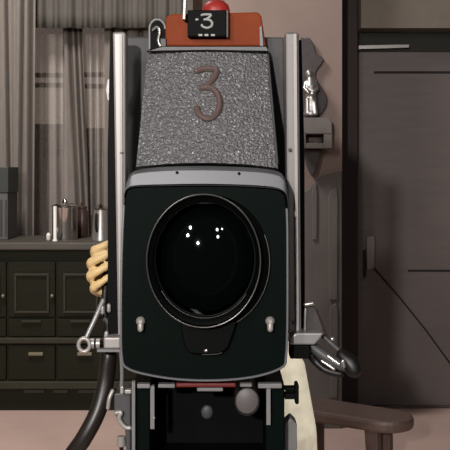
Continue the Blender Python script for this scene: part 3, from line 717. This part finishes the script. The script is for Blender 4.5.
# thumb on the operator's side
tube(bm, [A(100,281,hy+.07), A(107,268,hy+.085), A(110,256,hy+.07)], [.016,.013,.010], 10, dome=True)
bm = remesh(bm, .0038, 3)
op = obj('person', bm, 'skin', smooth=True)
tag(op, 'camera operator in cream clothes behind the camera, one hand gripping the bar at its left', 'person')
# clothes
bm = nb()
tube(bm, [V((ox,oy,hz-.1)), V((ox,oy,hz+.1)), V((ox,oy-.01,hz+.3)), V((ox,oy-.03,hz+.45)), V((ox,oy-.04,hz+.535))], [.158,.15,.147,.155,.085], 22)
tube(bm, [V((ox-.17,oy-.03,hz+.46)), V((ox,oy-.03,hz+.48)), V((ox+.17,oy-.03,hz+.46))], [.072,.092,.072], 14, dome=True)
tube(bm, [shR, (shR+elR)/2, elR, elR*.75+wrR*.25], [.066,.058,.05,.048], 14, dome=True)
tube(bm, [shL, (shL+elL)/2, elL, elL*.6+wrL*.4], [.066,.058,.052,.048], 14, dome=True)
bm = remesh(bm, .006, 3); obj('shirt', bm, 'shirt', op, smooth=True)
bm = nb()
tube(bm, [V((ox,oy,hz-.08)), V((ox,oy,hz+.03))], [.14,.142], 22)
for s, kn, an in ((-1, knR, anR), (1, knL, anL)):
    hp = V((ox+s*.09, oy, hz-.06))
    md = (hp+kn)/2+V((.03*(s > 0),0,0))
    tube(bm, [hp, md, kn, kn*.6+an*.4+V((0,.015,0)), an+V((0,0,.03))], [.1,.098,.082,.076,.066], 18, dome=False)
bm = remesh(bm, .006, 3); obj('trousers', bm, 'cream', op, smooth=True)
for an in (anR, anL):
    bm = nb(); tube(bm, [an+V((0,.045,-.038)), an+V((0,-.06,-.04)), an+V((0,-.165,-.045))], [.041,.041,.034], 14, dome=True)
    for v in bm.verts: v.co.z = max(v.co.z, .001)
    obj('shoe', bm, 'shoe', op, smooth=True)
bm = nb(); ball(bm, hc+V((0,.018,.02)), .107, (.8,.92,1.08), 20)
for f_ in [f_ for f_ in bm.faces if f_.calc_center_median().z < hc.z-.02 or (f_.calc_center_median().y < hc.y-.05 and f_.calc_center_median().z < hc.z+.06)]: bm.faces.remove(f_)
obj('hair', bm, 'hair', op, smooth=True)
for s in (-1, 1):
    bm = nb(); ball(bm, hc+V((s*.031,-.088,.012)), .0105, seg=12); obj('eye', bm, 'white', op, smooth=True)
bm = nb(); tube(bm, [hc+V((-.022,-.089,-.058)), hc+V((0,-.094,-.06)), hc+V((.022,-.089,-.058))], .004, 8, dome=True); obj('mouth', bm, 'emboss', op, smooth=True)

# ------------------------------------------------------------------ studio lamps (hung in front of the set, above the viewer) and added fill lights
def spot_dir(px, py):
    hit = A(px, py, 0)
    n = V(((hit.x-GC.x)/(GR), 0, (hit.z-GC.z)/GR)); n.y = -math.sqrt(1-n.x**2-n.z**2)
    d = (V((0,0,EYE))-GC).normalized()
    return GC, (2*n.dot(d)*n-d).normalized()
def lamp(px, py, dist, power, size, col=(1,.965,.93)):
    g, r_ = spot_dir(px, py); p = g+r_*dist
    l = bpy.data.lights.new('studio_lamp', 'AREA'); l.energy = power; l.size = size; l.color = col; l.shape = 'DISK'
    o = bpy.data.objects.new('studio_lamp', l); C.objects.link(o); o.location = p
    tgt = V((0, 3.6, 1.2)); o.rotation_euler = (tgt-p).to_track_quat('-Z', 'Y').to_euler()
    return o
K = .42
lamp(185, 225.5, 4.2, 75*K, .26)
lamp(181.5, 233.5, 4.2, 75*K, .26)
lamp(221.5, 227.5, 4.2, 25*K, .26)
lamp(222.5, 235, 4.2, 25*K, .26)
lamp(195.5, 241.5, 4.5, 400*K, .16)
lamp(228, 227, 4.5, 16*K, .16)
# unseen overhead fill, added to brighten the curtains and back wall
def over(loc, tgt, power, size):
    l = bpy.data.lights.new('curtain_fill', 'AREA'); l.energy = power; l.size = size; l.color = (1,.965,.93)
    o = bpy.data.objects.new('curtain_fill', l); C.objects.link(o); o.location = loc
    o.rotation_euler = (V(tgt)-V(loc)).to_track_quat('-Z', 'Y').to_euler()
over((-1.2, 3.6, 3.6), (-1.0, 6.0, 1.2), 95, .7)
l = bpy.data.lights.new('trouser_fill', 'SPOT'); l.energy = 190; l.spot_size = math.radians(17); l.spot_blend = .7; l.shadow_soft_size = .08; l.color = (1,.965,.93)  # unseen spot added to brighten the operator's trousers
o = bpy.data.objects.new('trouser_fill', l); C.objects.link(o); o.location = (1.7, 1.3, 2.4)
o.rotation_euler = (V((.24,2.85,.58))-V(o.location)).to_track_quat('-Z', 'Y').to_euler()
w = bpy.data.worlds.new('studio'); bpy.context.scene.world = w; w.use_nodes = True
w.node_tree.nodes['Background'].inputs['Color'].default_value = (.95,.95,1,1)
w.node_tree.nodes['Background'].inputs['Strength'].default_value = .016

# ------------------------------------------------------------------ view
cd = bpy.data.cameras.new('view'); cam = bpy.data.objects.new('view', cd); C.objects.link(cam)
cam.location = (0, 0, EYE); cam.rotation_euler = (math.pi/2, 0, 0)
cd.sensor_width = 36; cd.lens = 36*F/450; cd.shift_y = -(225-HOR)/450
cd.clip_start = .05
bpy.context.scene.camera = cam
vs = bpy.context.scene.view_settings
vs.view_transform = 'Standard'; vs.look = 'None'; vs.exposure = 0; vs.gamma = 1
vs.use_curve_mapping = False
